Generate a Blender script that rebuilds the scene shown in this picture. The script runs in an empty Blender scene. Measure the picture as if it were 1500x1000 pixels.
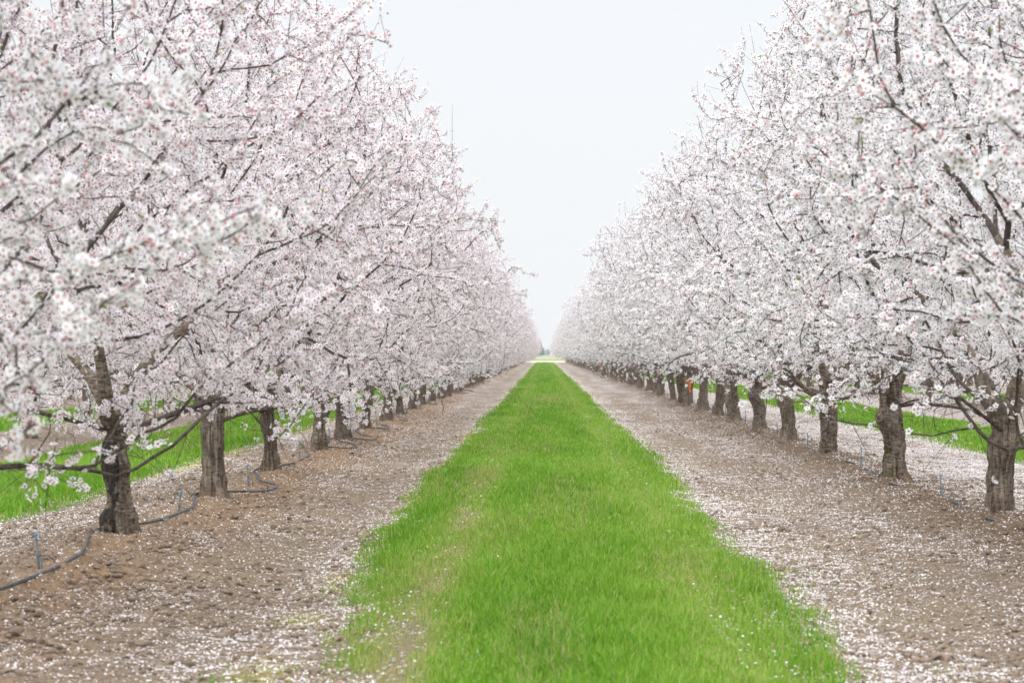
import bpy, bmesh, math, random
import numpy as np
from mathutils import Vector, Matrix, kdtree, noise as mnoise

R = math.radians
scene = bpy.context.scene
COL = scene.collection
random.seed(7)
rng = np.random.default_rng(7)

# ------------------------------------------------------------------ camera
CAM_H = 1.45
F_PX = 3542.0                       # focal length in pixels of the 1500 px wide photograph
cam_data = bpy.data.cameras.new("camera")
cam_data.sensor_width = 36.0
cam_data.lens = F_PX / 1500.0 * 36.0
cam_data.clip_start = 0.05
cam_data.clip_end = 6000
cam_data.shift_x = -47.0 / 1500.0
cam_data.shift_y = 18.0 / 1500.0
cam_data.dof.use_dof = True
cam_data.dof.focus_distance = 27.0
cam_data.dof.aperture_fstop = 5.6
cam = bpy.data.objects.new("camera", cam_data)
COL.objects.link(cam)
cam.location = (0, 0, CAM_H)
cam.rotation_euler = (R(90), 0, 0)
scene.camera = cam

# ------------------------------------------------------------------ overcast sky
SUN_EL, SUN_ROT = R(35), R(200)
world = bpy.data.worlds.new("World")
scene.world = world
world.use_nodes = True
wt = world.node_tree
wt.nodes.clear()
w_out = wt.nodes.new("ShaderNodeOutputWorld")
w_bg = wt.nodes.new("ShaderNodeBackground")
w_bg.inputs["Strength"].default_value = 0.1
w_sky = wt.nodes.new("ShaderNodeTexSky")
w_sky.sky_type = 'NISHITA'
w_sky.sun_disc = False
w_sky.sun_elevation = SUN_EL
w_sky.sun_rotation = SUN_ROT
w_hsv = wt.nodes.new("ShaderNodeHueSaturation")
w_hsv.inputs["Saturation"].default_value = 0.35
w_tc = wt.nodes.new("ShaderNodeTexCoord")
w_sep = wt.nodes.new("ShaderNodeSeparateXYZ")
w_ramp = wt.nodes.new("ShaderNodeValToRGB")          # brightness of the cloud deck by elevation
els = w_ramp.color_ramp.elements
els[0].position = 0.0
els[0].color = (0.264, 0.272, 0.279, 1)
els[1].position = 1.0
els[1].color = (0.60, 0.615, 0.635, 1)
e = els.new(0.17); e.color = (0.264, 0.274, 0.284, 1)
e = els.new(0.45); e.color = (0.47, 0.48, 0.495, 1)
w_noise = wt.nodes.new("ShaderNodeTexNoise")
w_noise.inputs["Scale"].default_value = 3.0
w_noise.inputs["Detail"].default_value = 4.0
w_map = wt.nodes.new("ShaderNodeMapping")
w_map.inputs["Scale"].default_value = (1, 1, 4)
w_mr = wt.nodes.new("ShaderNodeMapRange")
w_mr.inputs["To Min"].default_value = 32.6
w_mr.inputs["To Max"].default_value = 34.6
w_mul = wt.nodes.new("ShaderNodeMix"); w_mul.data_type = 'RGBA'; w_mul.blend_type = 'MULTIPLY'
w_mul.inputs["Factor"].default_value = 1.0
w_mul.clamp_result = False
w_mix = wt.nodes.new("ShaderNodeMix"); w_mix.data_type = 'RGBA'
w_mix.inputs["Factor"].default_value = 0.93
L = wt.links.new
# glow added to the deck around the sun, behind the camera, for frontal light
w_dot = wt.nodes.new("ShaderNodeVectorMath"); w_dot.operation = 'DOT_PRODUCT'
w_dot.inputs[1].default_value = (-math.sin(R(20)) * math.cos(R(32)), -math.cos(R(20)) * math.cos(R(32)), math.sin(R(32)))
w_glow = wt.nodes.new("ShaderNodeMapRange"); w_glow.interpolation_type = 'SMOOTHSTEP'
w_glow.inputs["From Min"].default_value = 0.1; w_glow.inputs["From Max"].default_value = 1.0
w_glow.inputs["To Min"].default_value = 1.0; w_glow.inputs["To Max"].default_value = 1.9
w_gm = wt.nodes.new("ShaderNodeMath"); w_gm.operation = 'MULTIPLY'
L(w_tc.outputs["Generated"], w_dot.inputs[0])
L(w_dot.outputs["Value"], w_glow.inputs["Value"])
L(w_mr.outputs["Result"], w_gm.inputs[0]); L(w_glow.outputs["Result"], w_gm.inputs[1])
L(w_tc.outputs["Generated"], w_sep.inputs[0])
L(w_sep.outputs["Z"], w_ramp.inputs["Fac"])
L(w_tc.outputs["Generated"], w_map.inputs["Vector"])
L(w_map.outputs[0], w_noise.inputs["Vector"])
L(w_noise.outputs["Fac"], w_mr.inputs["Value"])
L(w_ramp.outputs["Color"], w_mul.inputs[6])
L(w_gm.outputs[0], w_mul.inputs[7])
L(w_sky.outputs["Color"], w_hsv.inputs["Color"])
L(w_hsv.outputs["Color"], w_mix.inputs[6])
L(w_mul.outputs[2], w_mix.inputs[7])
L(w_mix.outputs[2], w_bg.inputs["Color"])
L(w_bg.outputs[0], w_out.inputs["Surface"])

sun_data = bpy.data.lights.new("sun", 'SUN')
sun_data.energy = 1.25
sun_data.angle = R(40)
sun_data.color = (1.0, 0.995, 0.985)
sun = bpy.data.objects.new("sun", sun_data)
COL.objects.link(sun)
# light comes from behind and a little to the left of the camera
sd = Vector((-math.sin(R(20)) * math.cos(SUN_EL), -math.cos(R(20)) * math.cos(SUN_EL), math.sin(SUN_EL)))
sun.rotation_euler = sd.to_track_quat('Z', 'Y').to_euler()
sun.location = (0, 0, 60)

vs = scene.view_settings
vs.view_transform = 'Standard'
vs.look = 'None'
vs.exposure = 0.06
vs.gamma = 1.0
vs.use_curve_mapping = False
scene.cycles.max_bounces = 8
scene.cycles.diffuse_bounces = 5
scene.cycles.glossy_bounces = 2
scene.cycles.transmission_bounces = 5
scene.cycles.transparent_max_bounces = 8
scene.cycles.volume_bounces = 0
scene.cycles.use_denoising = True
scene.cycles.use_adaptive_sampling = False


# ------------------------------------------------------------------ helpers
def link(o, parent=None):
    COL.objects.link(o)
    if parent is not None:
        o.parent = parent
    return o


def tag(o, label=None, cat=None, group=None, kind=None):
    if label: o["label"] = label
    if cat: o["category"] = cat
    if group: o["group"] = group
    if kind: o["kind"] = kind
    return o


def make_mesh(name, verts, faces, mats, mat_idx=None, tone=None, smooth=False, vattr=None):
    """verts (n,3); faces = list of int arrays (m,k), laid one after the other; tone = per-face float; vattr = {name: per-vertex floats}"""
    me = bpy.data.meshes.new(name)
    verts = np.ascontiguousarray(verts, dtype=np.float32)
    me.vertices.add(len(verts))
    me.vertices.foreach_set("co", verts.ravel())
    loops = np.concatenate([np.asarray(f, dtype=np.int32).ravel() for f in faces])
    counts = np.concatenate([np.full(len(f), f.shape[1], dtype=np.int32) for f in faces])
    starts = np.concatenate([[0], np.cumsum(counts)[:-1]]).astype(np.int32)
    me.loops.add(len(loops))
    me.loops.foreach_set("vertex_index", loops)
    me.polygons.add(len(counts))
    me.polygons.foreach_set("loop_start", starts)
    if mat_idx is not None:
        me.polygons.foreach_set("material_index", np.ascontiguousarray(mat_idx, dtype=np.int32))
    me.polygons.foreach_set("use_smooth", np.full(len(counts), bool(smooth)))
    for m in mats:
        me.materials.append(m)
    me.update(calc_edges=True)
    if tone is not None:
        a = me.attributes.new("tone", 'FLOAT', 'FACE')
        a.data.foreach_set("value", np.ascontiguousarray(tone, dtype=np.float32))
    if vattr:
        for k, v in vattr.items():
            a = me.attributes.new(k, 'FLOAT', 'POINT')
            a.data.foreach_set("value", np.ascontiguousarray(v, dtype=np.float32))
    return me


def _hash(ix, iy, iz, seed):
    h = (ix.astype(np.int64) * 374761393 + iy.astype(np.int64) * 668265263 + iz.astype(np.int64) * 2147483647 + seed * 1274126177) & 0xffffffff
    h = ((h ^ (h >> 13)) * 1274126177) & 0xffffffff
    h = (h ^ (h >> 16)) & 0xffff
    return h / 65535.0


def vnoise(x, y, z=None, seed=0):
    """value noise 0..1"""
    x = np.asarray(x, dtype=np.float64); y = np.asarray(y, dtype=np.float64)
    z = np.zeros_like(x) if z is None else np.asarray(z, dtype=np.float64)
    x, y, z = np.broadcast_arrays(x, y, z)
    ix, iy, iz = np.floor(x), np.floor(y), np.floor(z)
    fx, fy, fz = x - ix, y - iy, z - iz
    fx = fx * fx * (3 - 2 * fx); fy = fy * fy * (3 - 2 * fy); fz = fz * fz * (3 - 2 * fz)
    out = 0
    for dx in (0, 1):
        for dy in (0, 1):
            for dz in (0, 1):
                wgt = (fx if dx else 1 - fx) * (fy if dy else 1 - fy) * (fz if dz else 1 - fz)
                out = out + wgt * _hash(ix + dx, iy + dy, iz + dz, seed)
    return out


def fbm(x, y, seed=0, octaves=3):
    a, s, t = 1.0, 0.0, 0.0
    for o in range(octaves):
        s = s + a * vnoise(x * 2 ** o, y * 2 ** o, seed=seed + o)
        t += a
        a *= 0.5
    return s / t


def sstep(a, b, x):
    t = np.clip((np.asarray(x, dtype=np.float64) - a) / (b - a), 0, 1)
    return t * t * (3 - 2 * t)


class NT:
    """tiny node-tree helper"""
    def __init__(self, name):
        self.m = bpy.data.materials.new(name)
        self.m.use_nodes = True
        self.t = self.m.node_tree
        self.t.nodes.clear()
        self.out = self.n("ShaderNodeOutputMaterial")

    def n(self, kind, **kw):
        nd = self.t.nodes.new(kind)
        for k, v in kw.items():
            if hasattr(nd, k):
                setattr(nd, k, v)
            else:
                nd.inputs[k.replace("_", " ")].default_value = v
        return nd

    def l(self, a, b):
        self.t.links.new(a, b)

    def noise(self, scale, detail=3, vec=None, rough=0.55):
        nd = self.n("ShaderNodeTexNoise")
        nd.inputs["Scale"].default_value = scale
        nd.inputs["Detail"].default_value = detail
        nd.inputs["Roughness"].default_value = rough
        if vec is not None:
            self.l(vec, nd.inputs["Vector"])
        return nd

    def ramp(self, fac, stops):
        nd = self.n("ShaderNodeValToRGB")
        el = nd.color_ramp.elements
        el[0].position, el[0].color = stops[0][0], (*stops[0][1], 1)
        el[1].position, el[1].color = stops[-1][0], (*stops[-1][1], 1)
        for p, c in stops[1:-1]:
            q = el.new(p); q.color = (*c, 1)
        self.l(fac, nd.inputs["Fac"])
        return nd.outputs["Color"]

    def mix(self, fac, a, b, blend='MIX'):
        nd = self.n("ShaderNodeMix", data_type='RGBA', blend_type=blend)
        for sock, v in ((nd.inputs[0], fac), (nd.inputs[6], a), (nd.inputs[7], b)):
            if isinstance(v, (int, float)):
                sock.default_value = v
            elif isinstance(v, tuple):
                sock.default_value = (*v, 1)
            else:
                self.l(v, sock)
        return nd.outputs[2]

    def math(self, op, a, b=None, clamp=False):
        nd = self.n("ShaderNodeMath", operation=op, use_clamp=clamp)
        for sock, v in ((nd.inputs[0], a), (nd.inputs[1], b)):
            if v is None:
                continue
            if isinstance(v, (int, float)):
                sock.default_value = v
            else:
                self.l(v, sock)
        return nd.outputs[0]

    def attr(self, name):
        return self.n("ShaderNodeAttribute", attribute_name=name).outputs["Fac"]


# ------------------------------------------------------------------ materials
def petal_material(name, base, blush, trans=0.42):
    t = NT(name)
    c = t.ramp(t.attr("tone"), [(0.0, blush), (0.45, base), (1.0, tuple(min(0.93, v * 1.03) for v in base))])
    d = t.n("ShaderNodeBsdfDiffuse"); tr = t.n("ShaderNodeBsdfTranslucent")
    t.l(c, d.inputs["Color"]); t.l(c, tr.inputs["Color"])
    mx = t.n("ShaderNodeMixShader"); mx.inputs[0].default_value = trans
    t.l(d.outputs[0], mx.inputs[1]); t.l(tr.outputs[0], mx.inputs[2])
    t.l(mx.outputs[0], t.out.inputs["Surface"])
    return t.m


def plain_material(name, color, rough=0.6, var=0.25, scale=30, bump=0.0, spec=0.3):
    t = NT(name)
    tc = t.n("ShaderNodeTexCoord")
    nz = t.noise(scale, 4, tc.outputs["Object"])
    c = t.ramp(nz.outputs["Fac"], [(0.25, tuple(v * (1 - var) for v in color)), (0.75, tuple(min(1, v * (1 + var)) for v in color))])
    b = t.n("ShaderNodeBsdfPrincipled")
    b.inputs["Roughness"].default_value = rough
    b.inputs["Specular IOR Level"].default_value = spec
    t.l(c, b.inputs["Base Color"])
    if bump:
        bp = t.n("ShaderNodeBump"); bp.inputs["Strength"].default_value = bump; bp.inputs["Distance"].default_value = 0.01
        t.l(nz.outputs["Fac"], bp.inputs["Height"]); t.l(bp.outputs[0], b.inputs["Normal"])
    t.l(b.outputs[0], t.out.inputs["Surface"])
    return t.m


def bark_material(name, dark, mid, light, blocky=0.0):
    t = NT(name)
    tc = t.n("ShaderNodeTexCoord")
    mp = t.n("ShaderNodeMapping"); mp.inputs["Scale"].default_value = (1, 1, 0.16 + 0.5 * blocky)
    t.l(tc.outputs["Object"], mp.inputs["Vector"])
    n1 = t.noise(38, 5, mp.outputs[0], 0.65)
    mp2 = t.n("ShaderNodeMapping"); mp2.inputs["Scale"].default_value = (1, 1, 3.2)
    t.l(tc.outputs["Object"], mp2.inputs["Vector"])
    n2 = t.noise(16, 4, mp2.outputs[0], 0.6)
    n3 = t.noise(3.0, 3, tc.outputs["Object"])
    c1 = t.ramp(n1.outputs["Fac"], [(0.30, dark), (0.47, mid), (0.72, light)])
    c2 = t.ramp(n2.outputs["Fac"], [(0.38, dark), (0.56, light)])
    c = t.mix(0.30 + 0.25 * blocky, c1, c2)
    c3 = t.ramp(n3.outputs["Fac"], [(0.35, (0.68, 0.66, 0.64)), (0.65, (1.15, 1.12, 1.08))])
    c = t.mix(1.0, c, c3, 'MULTIPLY')
    # soil splashed up the foot of the trunk and a little moss
    sep = t.n("ShaderNodeSeparateXYZ"); t.l(tc.outputs["Object"], sep.inputs[0])
    zf = t.n("ShaderNodeMapRange"); zf.inputs["From Min"].default_value = 0.22; zf.inputs["From Max"].default_value = 0.02
    t.l(sep.outputs["Z"], zf.inputs["Value"])
    zz = t.math('MULTIPLY', zf.outputs[0], t.math('MULTIPLY', n1.outputs["Fac"], 1.1), True)
    c = t.mix(zz, c, (0.24, 0.165, 0.105))
    b = t.n("ShaderNodeBsdfPrincipled"); b.inputs["Roughness"].default_value = 0.9
    b.inputs["Specular IOR Level"].default_value = 0.15
    t.l(c, b.inputs["Base Color"])
    h = t.math('ADD', n1.outputs["Fac"], t.math('MULTIPLY', n2.outputs["Fac"], 0.5 + blocky))
    bp = t.n("ShaderNodeBump"); bp.inputs["Strength"].default_value = 1.0; bp.inputs["Distance"].default_value = 0.035
    t.l(h, bp.inputs["Height"]); t.l(bp.outputs[0], b.inputs["Normal"])
    t.l(b.outputs[0], t.out.inputs["Surface"])
    return t.m


def blade_material(name, stops, trans=0.4):
    t = NT(name)
    c = t.ramp(t.attr("tone"), stops)
    d = t.n("ShaderNodeBsdfDiffuse"); tr = t.n("ShaderNodeBsdfTranslucent"); gl = t.n("ShaderNodeBsdfGlossy")
    gl.inputs["Roughness"].default_value = 0.45
    t.l(c, d.inputs["Color"]); t.l(c, tr.inputs["Color"])
    mx = t.n("ShaderNodeMixShader"); mx.inputs[0].default_value = trans
    t.l(d.outputs[0], mx.inputs[1]); t.l(tr.outputs[0], mx.inputs[2])
    m2 = t.n("ShaderNodeMixShader"); m2.inputs[0].default_value = 0.03
    t.l(mx.outputs[0], m2.inputs[1]); t.l(gl.outputs[0], m2.inputs[2])
    t.l(m2.outputs[0], t.out.inputs["Surface"])
    return t.m


M_PETAL_PINK = petal_material("petal_blush", (0.885, 0.875, 0.905), (0.86, 0.78, 0.83))
M_PETAL_WHITE = petal_material("petal_white", (0.88, 0.89, 0.915), (0.86, 0.845, 0.88))
M_HEART = petal_material("flower_heart", (0.36, 0.035, 0.07), (0.55, 0.30, 0.12), 0.15)
M_HEART_PALE = petal_material("flower_heart_pale", (0.40, 0.06, 0.09), (0.58, 0.40, 0.18), 0.15)
M_CALYX = petal_material("calyx", (0.26, 0.11, 0.07), (0.16, 0.13, 0.05), 0.05)
M_BUD = petal_material("bud", (0.68, 0.30, 0.33), (0.40, 0.10, 0.11), 0.15)
M_LEAF = blade_material("young_leaf", [(0.0, (0.10, 0.20, 0.03)), (1.0, (0.22, 0.34, 0.06))])
M_TWIG = bark_material("twig_bark", (0.035, 0.027, 0.023), (0.095, 0.075, 0.066), (0.23, 0.195, 0.18))
M_BARK_RIDGED = bark_material("bark_ridged", (0.030, 0.023, 0.018), (0.185, 0.148, 0.118), (0.40, 0.34, 0.28))
M_BARK_BLOCKY = bark_material("bark_cracked", (0.026, 0.020, 0.016), (0.185, 0.146, 0.115), (0.43, 0.365, 0.30), 0.8)
M_GRASS = blade_material("grass_blade", [(0.0, (0.50, 0.42, 0.20)), (0.10, (0.38, 0.36, 0.12)), (0.16, (0.33, 0.46, 0.085)), (0.40, (0.195, 0.385, 0.014)), (0.72, (0.11, 0.285, 0.009)), (1.0, (0.045, 0.145, 0.011))])
M_FALLEN = petal_material("fallen_petal", (0.84, 0.80, 0.80), (0.55, 0.40, 0.33), 0.25)
M_CLOD = plain_material("soil_clod", (0.22, 0.165, 0.12), 0.95, 0.6, 14, 0.5)
M_LITTER = blade_material("litter", [(0.0, (0.10, 0.06, 0.035)), (0.5, (0.32, 0.22, 0.11)), (1.0, (0.55, 0.42, 0.22))], 0.1)
M_HOSE = plain_material("polythene_hose", (0.085, 0.09, 0.10), 0.7, 0.7, 14, 0.1, 0.3)
M_STAKE = plain_material("stake_plastic", (0.15, 0.17, 0.19), 0.6, 0.35, 40)
M_BLUE = plain_material("blue_plastic", (0.10, 0.27, 0.44), 0.4, 0.15, 60)
M_ORANGE = plain_material("orange_paint", (0.70, 0.16, 0.03), 0.7, 0.2, 30)
M_MOSS = plain_material("moss", (0.075, 0.072, 0.028), 0.95, 0.5, 60, 0.6)
M_SCAR = plain_material("wet_bark", (0.032, 0.026, 0.022), 0.8, 0.6, 50, 0.6)
M_FAR = blade_material("far_foliage", [(0.0, (0.035, 0.05, 0.03)), (1.0, (0.09, 0.11, 0.06))], 0.2)

# ------------------------------------------------------------------ ground
ROW_X = [-19.4, -14.0, -8.5, -3.15, 3.82, 11.2, 18.3]
STRIPS = [(-12.5, -10.2), (-7.0, -4.68), (-1.2, 1.42), (6.38, 8.75), (13.6, 16.0)]
ORCHARD_END = 405.0


LEFT_Y = [7.4, 12.75, 17.9, 23.1, 27.8, 33.7, 37.7, 42.7, 48.3, 53.1]
while LEFT_Y[-1] < 400:
    LEFT_Y.append(LEFT_Y[-1] + 5.05 + random.uniform(-0.3, 0.3))
RIGHT_Y = [9.6, 15.0, 20.4, 26.3, 32.5, 37.6, 42.7, 48.8, 53.1, 58.3, 64.2, 66.9]
while RIGHT_Y[-1] < 400:
    RIGHT_Y.append(RIGHT_Y[-1] + 5.3 + random.uniform(-0.3, 0.3))



def row_dist(x):
    return np.min(np.abs(np.asarray(x)[..., None] - np.array(ROW_X)), axis=-1)


def strip_mask(x, y, soft=0.22):
    """1 inside a grass strip, 0 outside, with a ragged edge"""
    x = np.asarray(x, dtype=np.float64); y = np.asarray(y, dtype=np.float64)
    m = np.zeros(np.broadcast(x, y).shape)
    j = (fbm(x * 1.1, y * 0.22, 11, 3) - 0.5) * 0.34
    j2 = (vnoise(x * 9, y * 2.5, seed=15) - 0.5) * 0.22
    for a, b in STRIPS:
        near = (1 - sstep(10, 17, y)) if a == -1.2 else 0.0
        d = np.minimum(x - a - 0.27 * near, b - x - 0.10 * near) + j + j2
        m = np.maximum(m, sstep(-soft, soft, d))
    return m * (1 - sstep(398, 402, y))


def berm(x, y):
    d = row_dist(x)
    h = 0.075 * np.exp(-(d / 0.62) ** 2)
    return h * (1 - sstep(400, 410, y))


def height(x, y, detail=True):
    x = np.asarray(x, dtype=np.float64); y = np.asarray(y, dtype=np.float64)
    d = row_dist(x)
    h = berm(x, y) * (0.75 + 0.5 * fbm(x * 0.8, y * 0.5, 21, 2))
    h = h + 0.03 * (fbm(x * 0.5, y * 0.22, 31, 3) - 0.5)
    # soil thrown up round the foot of each trunk
    for xr, yl in ((ROW_X[3], LEFT_Y), (ROW_X[4], RIGHT_Y)):
        ya = np.array(yl)
        k = np.clip(np.searchsorted(ya, y), 1, len(ya) - 1)
        dy = np.minimum(np.abs(y - ya[k]), np.abs(y - ya[k - 1]))
        r2 = ((x - xr - 0.1) / 0.42) ** 2 + (dy / 0.75) ** 2
        h = h + 0.03 * np.exp(-r2)
    # wheel ruts on both sides of the middle strip
    for xr in (-1.75, 2.15):
        h = h - 0.03 * np.exp(-((x - xr) / 0.20) ** 2)
    if detail:
        near = 1 - sstep(70, 160, y)
        rough = (0.55 + 1.15 * np.exp(-(d / 0.8) ** 2)) * near * (1 - 0.7 * strip_mask(x, y))
        h = h + rough * (0.065 * (fbm(x * 3.3, y * 3.3, 41, 2) - 0.5) + 0.040 * (vnoise(x * 9, y * 9, seed=51) - 0.5)
                         + 0.026 * (vnoise(x * 17, y * 17, seed=52) - 0.5))
    return h


def petal_density(x, y):
    x = np.asarray(x, dtype=np.float64); y = np.asarray(y, dtype=np.float64)
    d = row_dist(x)
    left = (x < -0.2)
    p = np.where(x < -3.15, 0.42, np.where(left, 0.27, np.where(x < 3.82, 0.25, 0.66)))
    p = np.where(x > 11, 0.4, p)
    p = p * (1 - np.where(x < 0, 0.72, 0.62) * np.exp(-(d / 0.6) ** 2))
    # bare wheel track on the left aisle, drifts against the grass on the right aisle
    p = p * (1 - 0.45 * np.exp(-((x + 2.0) / 0.4) ** 2)) * (1 - 0.35 * np.exp(-((x - 2.35) / 0.3) ** 2))
    p = p * (0.42 + 1.15 * sstep(0.25, 0.8, fbm(x * 2.2, y * 0.5, 61, 3)))
    for xe, s in ((1.55, 0.18), (-1.2, 0.12), (6.3, 0.25)):
        p = p + (0.10 if xe < 0 else 0.26) * np.exp(-((x - xe) / s) ** 2)
    # thin streaks across the left aisle
    st = sstep(0.72, 0.80, fbm(x * 0.9 + 7, y * 4.0, 71, 2)) * (x > -3) * left
    p = p + 0.35 * st
    p = p * (1 + 1.3 * sstep(35, 110, y))
    return np.clip(p, 0, 0.95)


def build_ground():
    xs = [np.arange(-5.2, 5.6001, 0.045)]
    step, v, right = 0.05, 5.6, []
    while v < 1500:
        v += step; right.append(v); step = min(step * 1.07, 90)
    step, v, lft = 0.05, -5.2, []
    while v > -1500:
        v -= step; lft.append(v); step = min(step * 1.07, 90)
    X = np.concatenate([np.array(lft[::-1]), xs[0], np.array(right)])
    ys, v = [], 5.0
    while v < 2500:
        ys.append(v); v += max(0.035, v * 0.0042) if v < 90 else v * 0.012
    Y = np.concatenate([np.array([-80, -40, -20, -10, -5, -2, 0, 1, 2, 3, 4]), np.array(ys), [2600]])
    gx, gy = np.meshgrid(X, Y)
    gz = height(gx, gy)
    n, m = len(Y), len(X)
    V = np.stack([gx, gy, gz], -1).reshape(-1, 3)
    idx = np.arange(n * m).reshape(n, m)
    F = np.stack([idx[:-1, :-1], idx[:-1, 1:], idx[1:, 1:], idx[1:, :-1]], -1).reshape(-1, 4)
    inner = 1 - sstep(402, 412, gy)
    grass = strip_mask(gx, gy)
    # worn centre patch, and the bare track that runs inside the left edge of the middle strip
    track = np.exp(-((gx + 0.68) / 0.16) ** 2) * sstep(0.42, 0.62, fbm(gx * 0.8, gy * 0.35, 81, 3)) * (1 - sstep(16, 45, gy))
    patch = np.exp(-((gx - 0.15) / 0.55) ** 2 - ((gy - 74) / 8) ** 2)
    grass = np.clip(grass - 0.9 * track - 0.45 * patch, 0, 1)
    yellow = np.zeros_like(gx)
    for xe, s, k in ((-4.62, 0.22, 1.0), (-1.28, 0.16, 0.55), (6.2, 0.2, 0.25), (-1.9, 0.4, 0.08), (2.0, 0.4, 0.10)):
        yellow = np.maximum(yellow, k * np.exp(-((gx - xe) / s) ** 2))
    yellow = yellow * sstep(0.42, 0.66, fbm(gx * 1.3, gy * 0.9, 91, 3)) * inner
    pet = petal_density(gx, gy) * inner * (0.42 + 0.75 * sstep(30, 85, gy))     # nearer the camera loose petals lie on top
    orange = 0.8 * np.exp(-((gx + 2.9) / 0.6) ** 2) * inner
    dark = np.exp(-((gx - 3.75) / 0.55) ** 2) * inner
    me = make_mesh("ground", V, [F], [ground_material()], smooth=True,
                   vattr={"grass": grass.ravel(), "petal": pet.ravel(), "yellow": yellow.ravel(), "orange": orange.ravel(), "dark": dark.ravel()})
    o = link(bpy.data.objects.new("ground", me))
    tag(o, kind="structure")
    return o


def ground_material():
    t = NT("orchard_floor")
    tc = t.n("ShaderNodeTexCoord")
    P = tc.outputs["Object"]
    nb = t.noise(1.3, 4, P)
    nf = t.noise(26, 5, P, 0.7)
    soil = t.ramp(nf.outputs["Fac"], [(0.28, (0.10, 0.073, 0.052)), (0.5, (0.225, 0.172, 0.128)), (0.75, (0.36, 0.295, 0.235))])
    soil_o = t.ramp(nf.outputs["Fac"], [(0.28, (0.12, 0.07, 0.035)), (0.5, (0.27, 0.175, 0.10)), (0.75, (0.42, 0.30, 0.19))])
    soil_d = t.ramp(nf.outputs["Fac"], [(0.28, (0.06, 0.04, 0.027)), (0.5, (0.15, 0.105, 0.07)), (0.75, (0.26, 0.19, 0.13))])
    fo = t.math('MULTIPLY', t.attr("orange"), t.math('MULTIPLY', nb.outputs["Fac"], 1.7), True)
    c = t.mix(fo, soil, soil_o)
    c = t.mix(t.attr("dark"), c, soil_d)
    c = t.mix(t.math('MULTIPLY', t.attr("yellow"), t.math('MULTIPLY', nf.outputs["Fac"], 1.5), True), c, (0.40, 0.34, 0.03))
    g = t.ramp(nf.outputs["Fac"], [(0.3, (0.07, 0.13, 0.018)), (0.6, (0.12, 0.25, 0.025)), (0.8, (0.22, 0.26, 0.07))])
    c = t.mix(t.attr("grass"), c, g)
    # fallen petals: one small pale disc per voronoi cell, present where a random number falls under the density
    dens = t.attr("petal")
    for sc in (58.0, 43.0):
        vo = t.n("ShaderNodeTexVoronoi"); vo.inputs["Scale"].default_value = sc
        t.l(P, vo.inputs["Vector"])
        sp = t.n("ShaderNodeSeparateColor"); t.l(vo.outputs["Color"], sp.inputs[0])
        on = t.math('LESS_THAN', sp.outputs[0], dens)
        disc = t.math('LESS_THAN', vo.outputs["Distance"], t.math('ADD', t.math('MULTIPLY', sp.outputs[1], 0.25), 0.25))
        keep = t.math('SUBTRACT', 1.0, t.math('MULTIPLY', t.attr("grass"), 0.75))
        k = t.math('MULTIPLY', t.math('MULTIPLY', on, disc), keep)
        pc = t.ramp(sp.outputs[2], [(0.0, (0.50, 0.38, 0.31)), (0.25, (0.78, 0.71, 0.70)), (1.0, (0.86, 0.83, 0.83))])
        c = t.mix(k, c, pc)
    # beyond the orchard: a pale headland track, a green crop, a tan field
    sep = t.n("ShaderNodeSeparateXYZ"); t.l(P, sep.inputs[0])
    yy = t.math('DIVIDE', sep.outputs["Y"], 2000.0)
    far = t.ramp(yy, [(0.2045, (0.50, 0.43, 0.36)), (0.250, (0.50, 0.43, 0.36)), (0.253, (0.14, 0.27, 0.04)),
                      (0.310, (0.15, 0.27, 0.05)), (0.316, (0.36, 0.32, 0.24)), (0.60, (0.28, 0.28, 0.19)), (1.0, (0.24, 0.27, 0.14))])
    c = t.mix(t.math('GREATER_THAN', sep.outputs["Y"], 407.0), c, far)
    b = t.n("ShaderNodeBsdfPrincipled"); b.inputs["Roughness"].default_value = 0.95
    b.inputs["Specular IOR Level"].default_value = 0.1
    t.l(c, b.inputs["Base Color"])
    bp = t.n("ShaderNodeBump"); bp.inputs["Strength"].default_value = 0.8; bp.inputs["Distance"].default_value = 0.03
    t.l(nf.outputs["Fac"], bp.inputs["Height"]); t.l(bp.outputs[0], b.inputs["Normal"])
    t.l(b.outputs[0], t.out.inputs["Surface"])
    return t.m


build_ground()


# ------------------------------------------------------------------ almond trees
def tube_arrays(pts, rad, k, cap=False, twist=0.0):
    """ring-swept tube: returns verts, quads (and n-gon caps when asked)"""
    pts = np.asarray(pts, dtype=np.float64); rad = np.asarray(rad, dtype=np.float64)
    n = len(pts)
    tan = np.gradient(pts, axis=0)
    tan /= np.linalg.norm(tan, axis=1, keepdims=True) + 1e-9
    ref = np.array([0.31, 0.17, 0.93]) if abs(tan[:, 2].mean()) < 0.8 else np.array([0.95, 0.2, 0.1])
    u = np.cross(tan, ref); u /= np.linalg.norm(u, axis=1, keepdims=True) + 1e-9
    w = np.cross(tan, u)
    a = np.arange(k) * 2 * np.pi / k + twist
    V = pts[:, None, :] + rad[:, None, None] * (np.cos(a)[None, :, None] * u[:, None, :] + np.sin(a)[None, :, None] * w[:, None, :])
    i = np.arange(n - 1)[:, None] * k; j = np.arange(k)[None, :]; j2 = (j + 1) % k
    Q = np.stack([i + j, i + j2, i + k + j2, i + k + j], -1).reshape(-1, 4)
    V = V.reshape(-1, 3)
    if cap:
        c0, c1 = len(V), len(V) + 1
        V = np.vstack([V, pts[:1], pts[-1:]])
        jj = np.arange(k)
        T = np.vstack([np.stack([np.full(k, c0), (jj + 1) % k, jj], -1), np.stack([np.full(k, c1), (n - 1) * k + jj, (n - 1) * k + (jj + 1) % k], -1)])
        return V, Q, T
    return V, Q


def crown_radius(z, prof):
    zz = [p[0] for p in prof]; rr = [p[1] for p in prof]
    return np.interp(z, zz, rr)


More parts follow.
